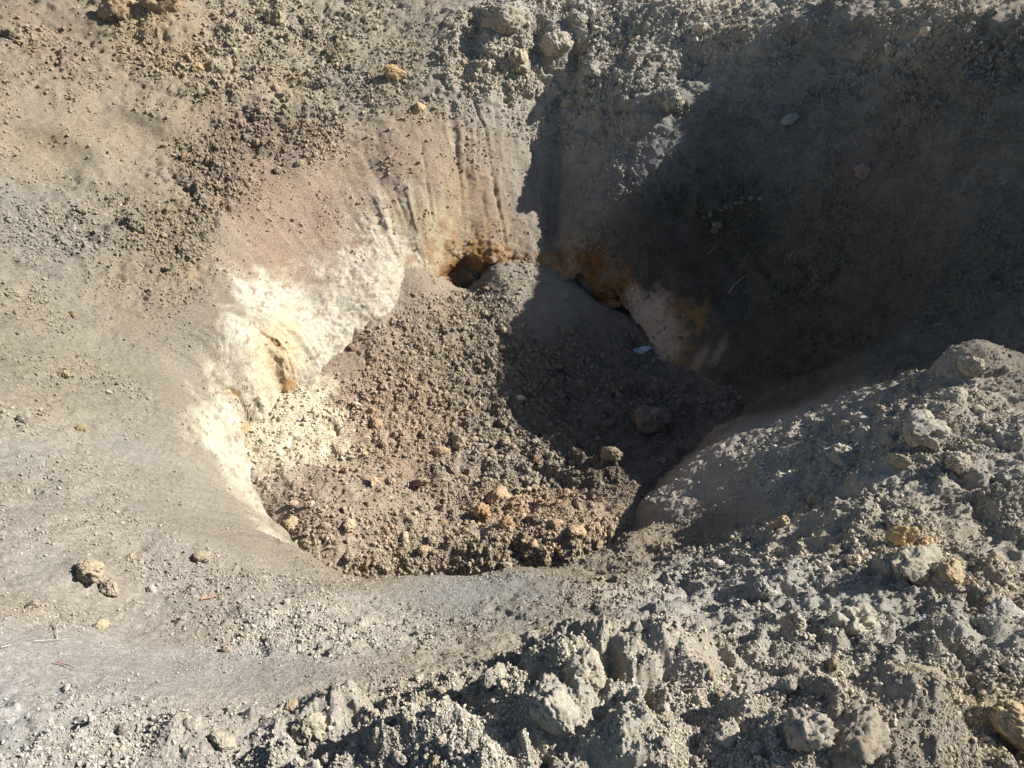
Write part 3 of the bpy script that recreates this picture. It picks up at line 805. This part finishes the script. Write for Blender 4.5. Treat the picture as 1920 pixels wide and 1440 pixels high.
W_, Y_, G_, D_ = (1.3, 1.26, 1.18), (1.15, 1.05, .85), (.95, .98, 1.0), (.8, .78, .75)
NAMED = [
    # on the crater floor
    (708, 800, 34, 0, 'round brown clod below the cream scree on the crater floor', (1.05, .98, .85)),
    (858, 833, 36, 2, 'round pale clod, higher of the two in the middle of the crater floor', (1.15, 1.1, 1.0)),
    (824, 850, 34, 4, 'tan clod just left of the round pale clod on the crater floor', Y_),
    (885, 718, 32, 5, 'dark clod with deep shadow on the sunlit half of the heap', D_),
    (1146, 858, 52, 1, 'pale lumpy clod catching the sun at the edge of the floor shade', (1.3, 1.25, 1.15)),
    (1076, 868, 22, 6, 'small bright clod just left of the pale lumpy clod', W_),
    (934, 936, 60, 7, 'large flat tan clod on the lower crater floor', (1.2, 1.1, 1.0)),
    (905, 966, 42, 0, 'brown clod under the large flat tan clod', (1.1, .95, .75)),
    (950, 985, 34, 2, 'reddish clod right of the brown clod on the lower floor', (1.06, .95, .82)),
    (1085, 1000, 50, 4, 'orange tan clod near the lower right edge of the floor', (1.12, 1.02, .9)),
    (1040, 985, 36, 6, 'grey brown clod left of the orange tan clod', (1, .95, .9)),
    (785, 908, 48, 3, 'wide flat clod with a long dark shadow on the floor', (1.05, 1.0, .9)),
    (850, 884, 36, 5, 'rounded clod above the wide flat clod', (1.05, 1.02, .95)),
    (655, 985, 32, 0, 'pale brown clod low on the left side of the floor', (1.1, 1.05, .95)),
    (550, 985, 34, 2, 'rounded clod beside the lower left edge of the floor', (1.05, 1.0, .9)),
    (655, 1042, 28, 6, 'small clod at the very bottom edge of the crater floor', (1, 1, 1)),
    (1212, 800, 84, 1, 'big broken clod in the shade with a sunlit upper edge', (1.05, 1.05, 1.05)),
    (1130, 670, 20, 4, 'small pale clod alone in the shaded upper floor', W_),
    (1010, 772, 30, 0, 'shaded clod just right of the shadow edge on the heap', (1, 1, 1)),
    (1062, 622, 32, 2, 'shaded clod near the top of the heap', (1, 1, 1)),
    (700, 905, 28, 7, 'yellowish clod on the left middle of the floor', Y_),
    # left slope and near slope
    (166, 1076, 66, 0, 'ochre clod casting a black shadow on the left near slope', (1.05, .98, .84)),
    (205, 1108, 46, 5, 'grey brown clod just below the ochre clod', (.95, .9, .85)),
    (62, 1138, 40, 7, 'half buried flat clod by the left edge of the photo', (.95, .93, .9)),
    (380, 1052, 36, 2, 'tan clod with twin dark shadows on the near left slope', (1.05, 1.0, .85)),
    (190, 1178, 34, 4, 'small ochre clod above the smooth pale patch', Y_),
    (358, 1365, 40, 1, 'tilted clod with dark side facing left on the bottom slope', (.98, .96, .92)),
    (228, 1372, 46, 3, 'flat clod with an oval blue shadow on its left', (1.0, .98, .95)),
    (580, 1375, 78, 6, 'broad crumbly clod with a black hollow at its left', (1.0, .96, .86)),
    (420, 1398, 56, 4, 'crumbly clod left of the broad clod at the bottom', (1.0, .96, .88)),
    (134, 590, 20, 5, 'lone brown clod on the smooth left wall', (1.0, .85, .65)),
    (120, 706, 26, 0, 'small ochre clod on the left slope', Y_),
    (45, 790, 30, 2, 'grey clod with dark shadow at the left edge', (.95, .95, .95)),
    (340, 468, 30, 6, 'largest clod at the foot of the clod streak on the left wall', (1.0, .98, .9)),
    (150, 806, 26, 4, 'orange flecked clod on the left slope', (1.2, 1.0, .75)),
    # near right
    (1042, 1352, 120, 0, 'massive dark sided clod at the bottom centre', (.95, .95, .95)),
    (1100, 1275, 90, 2, 'knobbly clod above the massive bottom clod', (1, .98, .95)),
    (930, 1275, 66, 4, 'grey clod left of the knobbly clod', (.95, .95, .93)),
    (1885, 1152, 84, 'S', 'flat stone like clod lying loose at the right edge', (1.0, 1.02, 1.05)),
    (1722, 1283, 120, 3, 'long rounded clod with a black shadow below it', (1.0, .98, .9)),
    (1905, 1270, 52, 5, 'smooth grey clod at the right edge beside yellow soil', (.9, .95, 1.0)),
    (1862, 1352, 54, 0, 'dark knotted clod next to the bright yellow soil', (.75, .75, .75)),
    (1782, 1086, 62, 1, 'yellowish clod in a dark hollow on the right', Y_),
    (1715, 1075, 110, 7, 'block of soil with a black left face on the right slope', (.95, .95, .92)),
    (1600, 1182, 96, 2, 'rounded grey block in the middle of the right slope', (1.0, .98, .93)),
    (1490, 1175, 60, 6, 'low clod left of the rounded grey block', (1.0, .96, .88)),
    (1440, 1118, 56, 5, 'dark pitted clod on the near right slope', (.8, .8, .8)),
    (1600, 1395, 150, 0, 'largest lump at the bottom right with a shaded left side', (.95, .93, .88)),
    (1508, 1385, 110, 6, 'angular grey lump left of the largest bottom lump', (.95, .95, .95)),
    (1360, 1385, 60, 4, 'crumbly clod between the bottom lumps', (.95, .95, .93)),
    (1895, 1370, 130, 1, 'bright yellow tan lump in the bottom right corner', (1.25, 1.15, 1.0)),
    (1690, 1015, 64, 7, 'flat yellow tan clod on the right slope', (1.25, 1.05, .75)),
    (1740, 1022, 36, 5, 'small pale clod right of the flat yellow clod', (1.3, 1.15, .9)),
    (1725, 812, 96, 1, 'big block near the top of the right mound', (.95, .95, .92)),
    (1822, 692, 56, 0, 'clod on the very crest of the right mound', (1.0, 1.0, .95)),
    (1790, 752, 46, 2, 'clod below the crest of the right mound', (1.0, .98, .92)),
    (1690, 872, 52, 4, 'yellow grey clod under the big block', (1.05, 1.0, .8)),
    (1800, 870, 56, 6, 'lumpy clod on the right flank of the mound', (1.0, .98, .9)),
    (1530, 940, 44, 5, 'dark topped clod on the lower right mound', (.95, .93, .88)),
    (1470, 985, 50, 7, 'brown crumbly clod between the lip and the right slope', (1.05, .95, .8)),
    # far walls and rim
    (1480, 226, 36, 4, 'lone clod on the dark right wall, tinted as if sunlit', (2.2, 2.2, 2.1)),  # lies in shade; raised tint makes it read as sunlit
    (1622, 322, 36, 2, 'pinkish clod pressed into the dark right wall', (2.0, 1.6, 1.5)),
    (1345, 424, 22, 0, 'clod tinted as if sunlit below the bright row on the right wall', (2.2, 2.2, 2.1)),  # its sunlight is only the lighter tint
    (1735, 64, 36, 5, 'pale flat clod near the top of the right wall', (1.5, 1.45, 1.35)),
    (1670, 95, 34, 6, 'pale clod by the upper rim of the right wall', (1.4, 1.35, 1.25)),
    (945, 42, 79, 0, 'large rough block at the top centre', (1.0, .98, .95)),
    (1042, 88, 60, 2, 'rounded block with tan top right of the large block', (1.05, 1.0, .95)),
    (975, 118, 64, 1, 'wedge of soil below the two top blocks', (1.05, 1.0, .9)),
    (1110, 130, 54, 4, 'rough block left of the rim shadow', (1.0, 1.0, .95)),
    (1080, 38, 50, 6, 'crumbly block on the rim above the rough block', (1.0, 1.0, .95)),
    (1065, 195, 43, 3, 'pointed clod at the top of the wall crease', (1.05, 1.0, .92)),
    (738, 140, 46, 5, 'tan pitted clod on the upper middle wall', (1.2, 1.05, .85)),
    (786, 206, 34, 7, 'small yellowish clod under the tan pitted clod', (1.2, 1.1, .85)),
    (372, 134, 34, 0, 'brown clod with a dark underside on the upper left wall', (1.05, .95, .75)),
    (215, 25, 80, 1, 'block with a black shadow on the upper left rim', (1.05, .98, .85)),
    (315, 20, 80, 'B', 'big yellow tan block on the upper left rim', (1.0, .95, .88)),
    (520, 40, 44, 2, 'clod on the rim right of the big tan block', (1.0, .95, .85)),
    (18, 70, 40, 4, 'dark clod at the top left edge', (.85, .85, .82)),
    (1260, 185, 60, 6, 'sunlit clump on the ridge between two shadows', (1.2, 1.2, 1.1)),
    (1310, 60, 50, 5, 'crumbly block on the rim over the shadow', (1.15, 1.1, 1.0)),
]
LANDMARKS = [(540, 800, 'the cream scree'), (708, 800, 'the round brown clod'), (845, 842, 'the pair of round clods'), (934, 936, 'the large flat tan clod'),
    (1085, 1000, 'the orange tan clod'), (785, 908, 'the wide flat clod'), (655, 985, 'the pale brown floor clod'), (1212, 800, 'the big broken shaded clod'), (1130, 670, 'the lone pale shaded clod'),
    (1146, 858, 'the pale lumpy clod'), (975, 750, 'the tiny white pebble'), (868, 510, 'the ochre hollow'), (950, 510, 'the peak of the heap'), (1180, 980, 'the inner corner of the near lip'), (1200, 660, 'the pale litter scrap'),
    (650, 650, 'the foot of the white wall'), (480, 940, 'the lower left floor edge'), (850, 1070, 'the bottom edge of the floor'), (1330, 710, 'the right end of the heap'),
    (400, 330, 'the clod streak on the left wall'), (340, 468, 'the largest streak clod'), (570, 150, 'the brown hollows on the upper wall'), (180, 300, 'the yellow soil bulge'), (550, 560, 'the white wall patch'),
    (166, 1076, 'the ochre clod on the near slope'), (380, 1052, 'the twin shadow clod'), (105, 1190, 'the forked twig'), (358, 1365, 'the tilted bottom clod'), (580, 1375, 'the broad crumbly clod'), (400, 1270, 'the smooth pale patch'), (120, 1255, 'the short brown stick'), (228, 1372, 'the flat clod with the oval shadow'),
    (1042, 1352, 'the massive bottom clod'), (1100, 1275, 'the knobbly clod'), (1290, 1295, 'the long straw'), (800, 1300, 'the black wedge of shade'), (1030, 1170, 'the nearest hump'), (1508, 1385, 'the angular grey lump'), (1600, 1395, 'the largest bottom right lump'),
    (1722, 1283, 'the long rounded clod'), (1738, 1166, 'the white pebble'), (1885, 1152, 'the flat stone like clod'), (1600, 1182, 'the rounded grey block'), (1440, 1118, 'the dark pitted clod'), (1690, 1015, 'the flat yellow tan clod'), (1715, 1075, 'the soil block with black face'), (1895, 1370, 'the bright corner lump'),
    (1725, 812, 'the big block on the mound'), (1822, 692, 'the crest of the mound'), (1530, 940, 'the dark topped clod'), (1800, 870, 'the lumpy flank clod'), (1345, 424, 'the sun-tinted wall clod'), (1480, 226, 'the lone sun-tinted wall clod'), (1390, 530, 'the curved root')]
taken = set()


def where(px, py, lead):
    """a label that tells where a clod lies, by the landmark next to it"""
    order = sorted(LANDMARKS, key=lambda q: (q[0] - px) ** 2 + (q[1] - py) ** 2)
    for lx, ly, nm in order[:7]:
        dx, dy = px - lx, py - ly
        dist = math.hypot(dx, dy)
        way = ('right of' if dx > 0 else 'left of') if abs(dx) > 2.2 * abs(dy) else ('below' if dy > 0 else 'above') if abs(dy) > 2.2 * abs(dx) else \
            ('below and ' if dy > 0 else 'above and ') + ('right of' if dx > 0 else 'left of')
        far = 'just ' if dist < 60 else '' if dist < 120 else 'well '
        lab = f'{lead} {far}{way} {nm}'
        if lab not in taken and len(lab.split()) <= 16:
            taken.add(lab)
            return lab
    return lab


used_px = []
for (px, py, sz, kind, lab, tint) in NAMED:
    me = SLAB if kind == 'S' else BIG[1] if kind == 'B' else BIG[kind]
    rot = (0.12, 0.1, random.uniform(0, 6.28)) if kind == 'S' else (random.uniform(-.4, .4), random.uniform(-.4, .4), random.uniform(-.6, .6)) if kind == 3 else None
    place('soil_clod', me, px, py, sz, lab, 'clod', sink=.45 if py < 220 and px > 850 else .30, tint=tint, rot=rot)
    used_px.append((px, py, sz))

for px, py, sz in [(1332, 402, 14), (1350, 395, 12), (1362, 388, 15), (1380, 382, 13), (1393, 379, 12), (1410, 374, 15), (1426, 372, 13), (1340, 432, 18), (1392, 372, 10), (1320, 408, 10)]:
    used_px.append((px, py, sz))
    place('soil_clod', BIG[int(RNG.integers(0, 8))], px, py, sz, where(px, py, ('smallest sun-tinted wall clod' if sz == 10 else 'tiny sun-tinted wall clod')), 'clod', 'row of sun-tinted clods on the dark wall', sink=.2, tint=(2.1, 2.1, 2.0))  # raised tint stands in for sunlight on clods that lie in shade

# pebbles
place('pebble', BIG[2], 975, 750, 16, 'tiny white pebble on the shaded side of the shadow edge', 'pebble', sink=.1, tint=(2.6, 2.6, 2.6))
place('pebble', BIG[6], 1738, 1166, 22, 'white pebble among grey clods on the right slope', 'pebble', sink=.1, tint=(3, 3, 3.2))
place('pebble', BIG[5], 205, 738, 14, 'small pale pebble on the left slope', 'pebble', sink=.1, tint=(1.8, 1.8, 1.7))

# countless alike clods: the largest as objects of their own
ZONES = [  # px box, how many, size range, label, group
    ((480, 820, 1180, 1060), 80, (15, 30), 'small crumbly clod among many alike on the lower crater floor', 'loose clods on the lower crater floor', .25),
    ((640, 540, 960, 800), 22, (13, 24), 'small grey brown clod on the sunlit upper half of the rubble heap', 'loose clods on the sunlit heap', .25),
    ((960, 600, 1300, 800), 24, (13, 26), 'small dark clod in the shaded part of the crater floor', 'loose clods in the shaded floor', .25),
    ((290, 190, 620, 470), 34, (12, 22), 'small clod in the streak of clods across the left wall', 'clods scattered on the left wall', .3),
    ((0, 1040, 560, 1440), 18, (14, 28), 'small clod on the near left slope', 'clods on the near left slope', .3),
    ((560, 1260, 1240, 1440), 20, (22, 46), 'medium crumbly clod along the bottom edge of the photo', 'clods along the bottom edge', .3),
    ((1240, 1010, 1920, 1440), 30, (20, 44), 'medium crumbly clod on the near right slope', 'clods on the near right slope', .3),
    ((1500, 680, 1900, 980), 12, (16, 34), 'medium crumbly clod on the right mound', 'clods on the right mound', .3),
]
rr = allR.copy()
for (x0, y0, x1, y1), n, (s0, s1), lab, grp, sink in ZONES:
    m = S_ID[(apx[S_ID] > x0) & (apx[S_ID] < x1) & (apy[S_ID] > y0) & (apy[S_ID] < y1)]
    isfl = m >= len(GR['P'])
    if 'floor' in grp or 'heap' in grp:
        m = m[isfl]
    else:
        m = m[~isfl]
    w = np.clip(allR[m], 0, 1.1) ** 2.2
    w = w * (0.15 + sstep(-.1, .5, perlin(allP[m] * 3.1, 31)))
    done = 0
    for k in RNG.choice(m, size=n * 6, replace=False, p=w / w.sum()):
        sz = s0 + (s1 - s0) * RNG.random() ** 2.2
        if any((apx[k] - u) ** 2 + (apy[k] - v) ** 2 < (0.55 * (sz + t)) ** 2 for u, v, t in used_px):
            continue
        used_px.append((apx[k], apy[k], sz))
        t = RNG.uniform(.92, 1.2)
        tone = int(RNG.choice(3, p=(.5, .3, .2)))
        tint = ((t, t, t), (t * 1.07, t * 1.01, t * .92), (t * .86, t * .76, t * .64))[tone]
        size = 'small' if sz < s0 + .16 * (s1 - s0) else 'middling' if sz < s0 + .5 * (s1 - s0) else 'larger'
        lead = f"{size} {('dark ' if 'shaded' in grp else '') + ('grey', 'tan', 'brown')[tone]} clod"
        place('soil_clod', BIG[int(RNG.integers(0, 8))], 0, 0, sz, where(apx[k], apy[k], lead), 'clod', grp, sink=sink, tint=tint, k=int(k))
        done += 1
        if done == n:
            break

# ---------------------------------------------------------------- crumbs too many to count
def scatter(name, ids, r, label):
    n = len(ids)
    me = bpy.data.meshes.new(name)
    me.vertices.add(n)
    co = allP[ids] + allN[ids] * (r * RNG.uniform(-.1, .55, n))[:, None]
    me.vertices.foreach_set('co', co.astype(np.float32).ravel())
    a = me.attributes.new('rot', 'FLOAT_VECTOR', 'POINT')
    a.data.foreach_set('vector', RNG.uniform(0, 6.28, n * 3).astype(np.float32))
    a = me.attributes.new('scl', 'FLOAT', 'POINT')
    a.data.foreach_set('value', r.astype(np.float32))
    a = me.attributes.new('pick', 'INT', 'POINT')
    a.data.foreach_set('value', RNG.integers(0, len(SMALL), n).astype(np.int32))
    t = RNG.uniform(.78, 1.08, n)
    y = RNG.random(n) ** 4 * .18
    c = allC[ids] * t[:, None] * np.stack([1 + .3 * y, np.ones(n), 1 - y], 1)
    set_col(me, c)
    o = bpy.data.objects.new(name, me)
    COL.objects.link(o)
    o['kind'] = 'stuff'
    o['label'] = label
    o['category'] = 'crumbs'
    g = bpy.data.node_groups.new(name, 'GeometryNodeTree')
    g.interface.new_socket('Geometry', in_out='INPUT', socket_type='NodeSocketGeometry')
    g.interface.new_socket('Geometry', in_out='OUTPUT', socket_type='NodeSocketGeometry')
    N_, L_ = g.nodes, g.links
    gi, go = N_.new('NodeGroupInput'), N_.new('NodeGroupOutput')
    g2i = N_.new('GeometryNodeGeometryToInstance')
    for ob in CRUMB_SRC[::-1]:
        oi = N_.new('GeometryNodeObjectInfo')
        oi.transform_space = 'ORIGINAL'
        oi.inputs['Object'].default_value = ob
        sm = N_.new('GeometryNodeSetMaterial')
        sm.inputs['Material'].default_value = M_CRUMB
        L_.new(oi.outputs['Geometry'], sm.inputs['Geometry'])
        L_.new(sm.outputs[0], g2i.inputs[0])

    def attr(nm, ty):
        q = N_.new('GeometryNodeInputNamedAttribute')
        q.data_type = ty
        q.inputs['Name'].default_value = nm
        return q.outputs['Attribute']
    iop = N_.new('GeometryNodeInstanceOnPoints')
    L_.new(gi.outputs[0], iop.inputs['Points'])
    L_.new(g2i.outputs[0], iop.inputs['Instance'])
    iop.inputs['Pick Instance'].default_value = True
    L_.new(attr('pick', 'INT'), iop.inputs['Instance Index'])
    er = N_.new('FunctionNodeEulerToRotation')
    L_.new(attr('rot', 'FLOAT_VECTOR'), er.inputs[0])
    L_.new(er.outputs[0], iop.inputs['Rotation'])
    L_.new(attr('scl', 'FLOAT'), iop.inputs['Scale'])
    L_.new(iop.outputs[0], go.inputs[0])
    md = o.modifiers.new('crumbs', 'NODES')
    md.node_group = g
    return o


# six small clods lying on the near slope lend their shape to the crumbs
CRUMB_SRC = []
for k, (px, py) in enumerate([(640, 1180), (560, 1215), (700, 1130), (780, 1190), (480, 1160), (600, 1110)]):
    SMALL[k].materials[0] = M_CLOD
    CRUMB_SRC.append(place('soil_clod', SMALL[k], px, py, 16, where(px, py, 'small grey clod') if k > 5 else ['small grey clod below the middle of the near lip', 'lowest small grey clod on the pale near slope', 'small grey clod closest under the near lip', 'small grey clod nearest the black wedge of shade', 'roundest small grey clod over the smooth pale patch', 'small grey clod under the left end of the lip'][k], 'clod', 'small clods below the near lip', sink=.2))

ng = len(GR['P'])
for nm, lo, hi, n, cap_, fl_, ex_, lab in (('soil_crumbs', 0, ng, 132000, .0034, .10, 2.5, 'fine grey and tan soil crumbs strewn over rim and walls'),
                           ('floor_crumbs', ng, len(allP), 64000, .0042, .22, 2.7, 'fine brown soil crumbs covering the rubble heap')):
    m = S_ID[(S_ID >= lo) & (S_ID < hi)]
    w = (0.05 + np.clip(allR[m], 0, 1.1) ** 1.4) * (fl_ + sstep(-.15, .5, perlin(allP[m] * 3.1, 31) + .35 * allR[m] - .1))
    for cx_, cy_, rx_, ry_, q_ in [(575, 235, 60, 35, .8), (430, 270, 55, 55, 1), (400, 345, 60, 60, 1.2), (340, 440, 50, 50, 1.1), (170, 450, 110, 35, .8), (530, 300, 30, 60, .5), (60, 560, 70, 60, .4), (350, 1070, 60, 40, .6), (560, 1185, 110, 45, 1), (40, 800, 40, 20, .7), (160, 880, 70, 40, .5), (1560, 480, 70, 40, .8), (1640, 410, 60, 30, .6), (1800, 560, 100, 60, .5), (560, 80, 80, 60, .5), (700, 110, 70, 70, .5)]:
        w = w + .4 * q_ * np.exp(-((apx[m] - cx_) / rx_) ** 2 - ((apy[m] - cy_) / ry_) ** 2)
    for cx_, cy_, rx_, ry_ in [(890, 490, 90, 35), (1110, 530, 100, 60), (1230, 620, 60, 60), (640, 590, 130, 80), (500, 690, 60, 80), (940, 380, 100, 110)]:
        if lo == 0:
            w = w * (1 - .85 * np.exp(-((apx[m] - cx_) / rx_) ** 4 - ((apy[m] - cy_) / ry_) ** 4))
    ids = RNG.choice(m, size=min(n, len(m) // 2), replace=False, p=w / w.sum())
    far_ = np.linalg.norm(allP[ids] - np.array([0, 0, CAM_Z]), axis=1)
    r = (0.0011 if lo == 0 else 0.0009) * (1 - RNG.random(len(ids))) ** (-1 / ex_)
    r = np.minimum(r, cap_) * (0.55 + 0.45 * np.minimum(allR[ids], 1)) * np.maximum(far_, 1.6)
    scatter(nm, ids, r, lab)

# ---------------------------------------------------------------- twigs, stalks and litter
def bark(name, c):
    m = bpy.data.materials.new(name)
    m.use_nodes = True
    t = m.node_tree
    b = t.nodes['Principled BSDF']
    b.inputs['Roughness'].default_value = 0.85
    nz = t.nodes.new('ShaderNodeTexNoise')
    nz.inputs['Scale'].default_value = 160
    rp = t.nodes.new('ShaderNodeValToRGB')
    rp.color_ramp.elements[0].position = .35
    rp.color_ramp.elements[0].color = (c[0] * .6, c[1] * .55, c[2] * .5, 1)
    rp.color_ramp.elements[1].position = .65
    rp.color_ramp.elements[1].color = (*c, 1)
    g = t.nodes.new('ShaderNodeNewGeometry')
    t.links.new(g.outputs['Position'], nz.inputs['Vector'])
    t.links.new(nz.outputs['Fac'], rp.inputs['Fac'])
    t.links.new(rp.outputs[0], b.inputs['Base Color'])
    return m


STRAW, TWIG, DARKTWIG = bark('dry_straw', (.6, .54, .43)), bark('dry_twig', (.52, .46, .39)), bark('brown_twig', (.26, .16, .11))


def tube_parts(lines):
    V, F = [], []
    for line, rad in lines:
        line = np.array(line)
        base = len(V)
        for i, p in enumerate(line):
            t = line[min(i + 1, len(line) - 1)] - line[max(i - 1, 0)]
            t /= np.linalg.norm(t) + 1e-9
            a = np.cross(t, [0.3, 0.2, 1.0])
            a /= np.linalg.norm(a) + 1e-9
            b = np.cross(t, a)
            r = rad * (1 - 0.6 * i / (len(line) - 1))
            for k in range(6):
                V.append(p + r * (math.cos(k * math.pi / 3) * a + math.sin(k * math.pi / 3) * b))
        for i in range(len(line) - 1):
            for k in range(6):
                F.append((base + i * 6 + k, base + i * 6 + (k + 1) % 6, base + i * 6 + 6 + (k + 1) % 6, base + i * 6 + 6 + k))
        F.append(tuple(base + k for k in range(5, -1, -1)))
        F.append(tuple(base + (len(line) - 1) * 6 + k for k in range(6)))
    return V, F


def stalk(name, paths, rad, mat, label, lift=0.008):
    """paths: pixel paths on the ground, first one is the main stem"""
    lines = []
    for n, path in enumerate(paths):
        pts_ = []
        for a, b in zip(path[:-1], path[1:]):
            for t in np.linspace(0, 1, 4)[:-1]:
                k = surface(a[0] + (b[0] - a[0]) * t, a[1] + (b[1] - a[1]) * t)
                pts_.append(allP[k] + allN[k] * (lift * (1 + .5 * math.sin(5 * t))))
        k = surface(*path[-1])
        pts_.append(allP[k] + allN[k] * lift)
        q = np.array(pts_)
        for _ in range(2):
            q[1:-1] = (q[:-2] + 2 * q[1:-1] + q[2:]) / 4
        lines.append((q, rad if n == 0 else rad * .7))
    o0 = lines[0][0][0].copy()
    lines = [(q - o0, r) for q, r in lines]
    V, F = tube_parts(lines)
    me = bpy.data.meshes.new(name)
    me.from_pydata([tuple(v) for v in V], [], F)
    me.materials.append(mat)
    o = bpy.data.objects.new(name, me)
    o.location = o0
    o['label'] = label
    o['category'] = 'twig' if 'straw' not in name else 'straw'
    COL.objects.link(o)


stalk('twig', [[(106, 1204), (104, 1182), (100, 1168)], [(104, 1185), (95, 1172)], [(104, 1180), (112, 1166)]], .0018, TWIG, 'pale forked twig standing on the left near slope')
stalk('twig', [[(60, 1206), (85, 1207), (125, 1203)], [(100, 1206), (125, 1195)]], .0011, TWIG, 'thin pale twig lying below the forked twig')
stalk('twig', [[(104, 1246), (122, 1250), (138, 1258)]], .0028, DARKTWIG, 'short reddish brown stick on the pale left patch')
stalk('twig', [[(0, 1219), (20, 1215)]], .002, TWIG, 'pale twig end at the left edge of the photo')
stalk('straw', [[(1282, 1297), (1310, 1299), (1352, 1294)]], .0016, STRAW, 'long pale straw lying across the bottom slope')
stalk('straw', [[(1240, 1295), (1255, 1284), (1266, 1279)]], .0016, STRAW, 'short pale straw left of the long straw')
stalk('straw', [[(1568, 1440), (1571, 1405), (1573, 1378)]], .0024, STRAW, 'upright pale straw between the bottom right lumps')
stalk('straw', [[(684, 1367), (690, 1355)]], .0016, STRAW, 'short pale stalk near the bottom left of the massive clod')
stalk('straw', [[(985, 1176), (1005, 1168), (1022, 1163)]], .0015, STRAW, 'thin straw on top of the black wedge of shade')
stalk('straw', [[(255, 1133), (272, 1134)]], .0015, STRAW, 'tiny straw on the near left slope')
stalk('straw', [[(1830, 960), (1875, 935), (1915, 912)]], .0022, STRAW, 'long straw leaning at the right edge beside the mound')
stalk('straw', [[(1755, 470 + 140), (1770, 608)]], .002, STRAW, 'bright straw on the shaded ground behind the mound')
stalk('root', [[(1366, 552), (1376, 534), (1392, 522), (1404, 514)]], .004, TWIG, 'curved thin root lying on the dark right wall')
stalk('root', [[(1328, 478), (1342, 462)]], .003, TWIG, 'short root stub higher on the dark right wall')
stalk('root', [[(1475, 490), (1484, 478), (1492, 467)]], .003, TWIG, 'straight thin root right of the curved root')
stalk('twig', [[(375, 1126), (395, 1124), (412, 1119)]], .0035, bark('red_twig', (.40, .22, .15)), 'reddish splinter of wood on the near left slope')

# crumpled scrap of pale plastic
k = surface(1204, 662)
rg = np.random.default_rng(8)
n = 9
gx, gy = np.meshgrid(np.linspace(-1, 1, n), np.linspace(-1, 1, 6))
gz = .35 * np.sin(gx * 3 + gy) + .25 * np.cos(gy * 4 - gx * 2) + rg.normal(0, .12, gx.shape)
gx = gx + rg.normal(0, .06, gx.shape)
V = np.stack([gx * .07, gy * .028, gz * .03], -1).reshape(-1, 3)
F = [(r * n + c, r * n + c + 1, (r + 1) * n + c + 1, (r + 1) * n + c) for r in range(5) for c in range(n - 1)]
me = bpy.data.meshes.new('plastic_scrap')
me.from_pydata([tuple(v) for v in V], [], F)
mp = bpy.data.materials.new('pale_plastic')
mp.use_nodes = True
b = mp.node_tree.nodes['Principled BSDF']
b.inputs['Roughness'].default_value = .35
nz = mp.node_tree.nodes.new('ShaderNodeTexNoise')
nz.inputs['Scale'].default_value = 30
rp = mp.node_tree.nodes.new('ShaderNodeValToRGB')
rp.color_ramp.elements[0].color = (.2, .29, .34, 1)
rp.color_ramp.elements[1].color = (.42, .52, .56, 1)
mp.node_tree.links.new(nz.outputs['Fac'], rp.inputs['Fac'])
mp.node_tree.links.new(rp.outputs[0], b.inputs['Base Color'])
me.materials.append(mp)
o = bpy.data.objects.new('plastic_scrap', me)
sd = o.modifiers.new('thickness', 'SOLIDIFY')
sd.thickness = .0015
o.location = allP[k] + np.array([0, 0, .035])
o.rotation_euler = (.35, -.15, .3)
o['label'] = 'crumpled pale blue plastic scrap at the foot of the pinkish wall'
o['category'] = 'litter'
COL.objects.link(o)
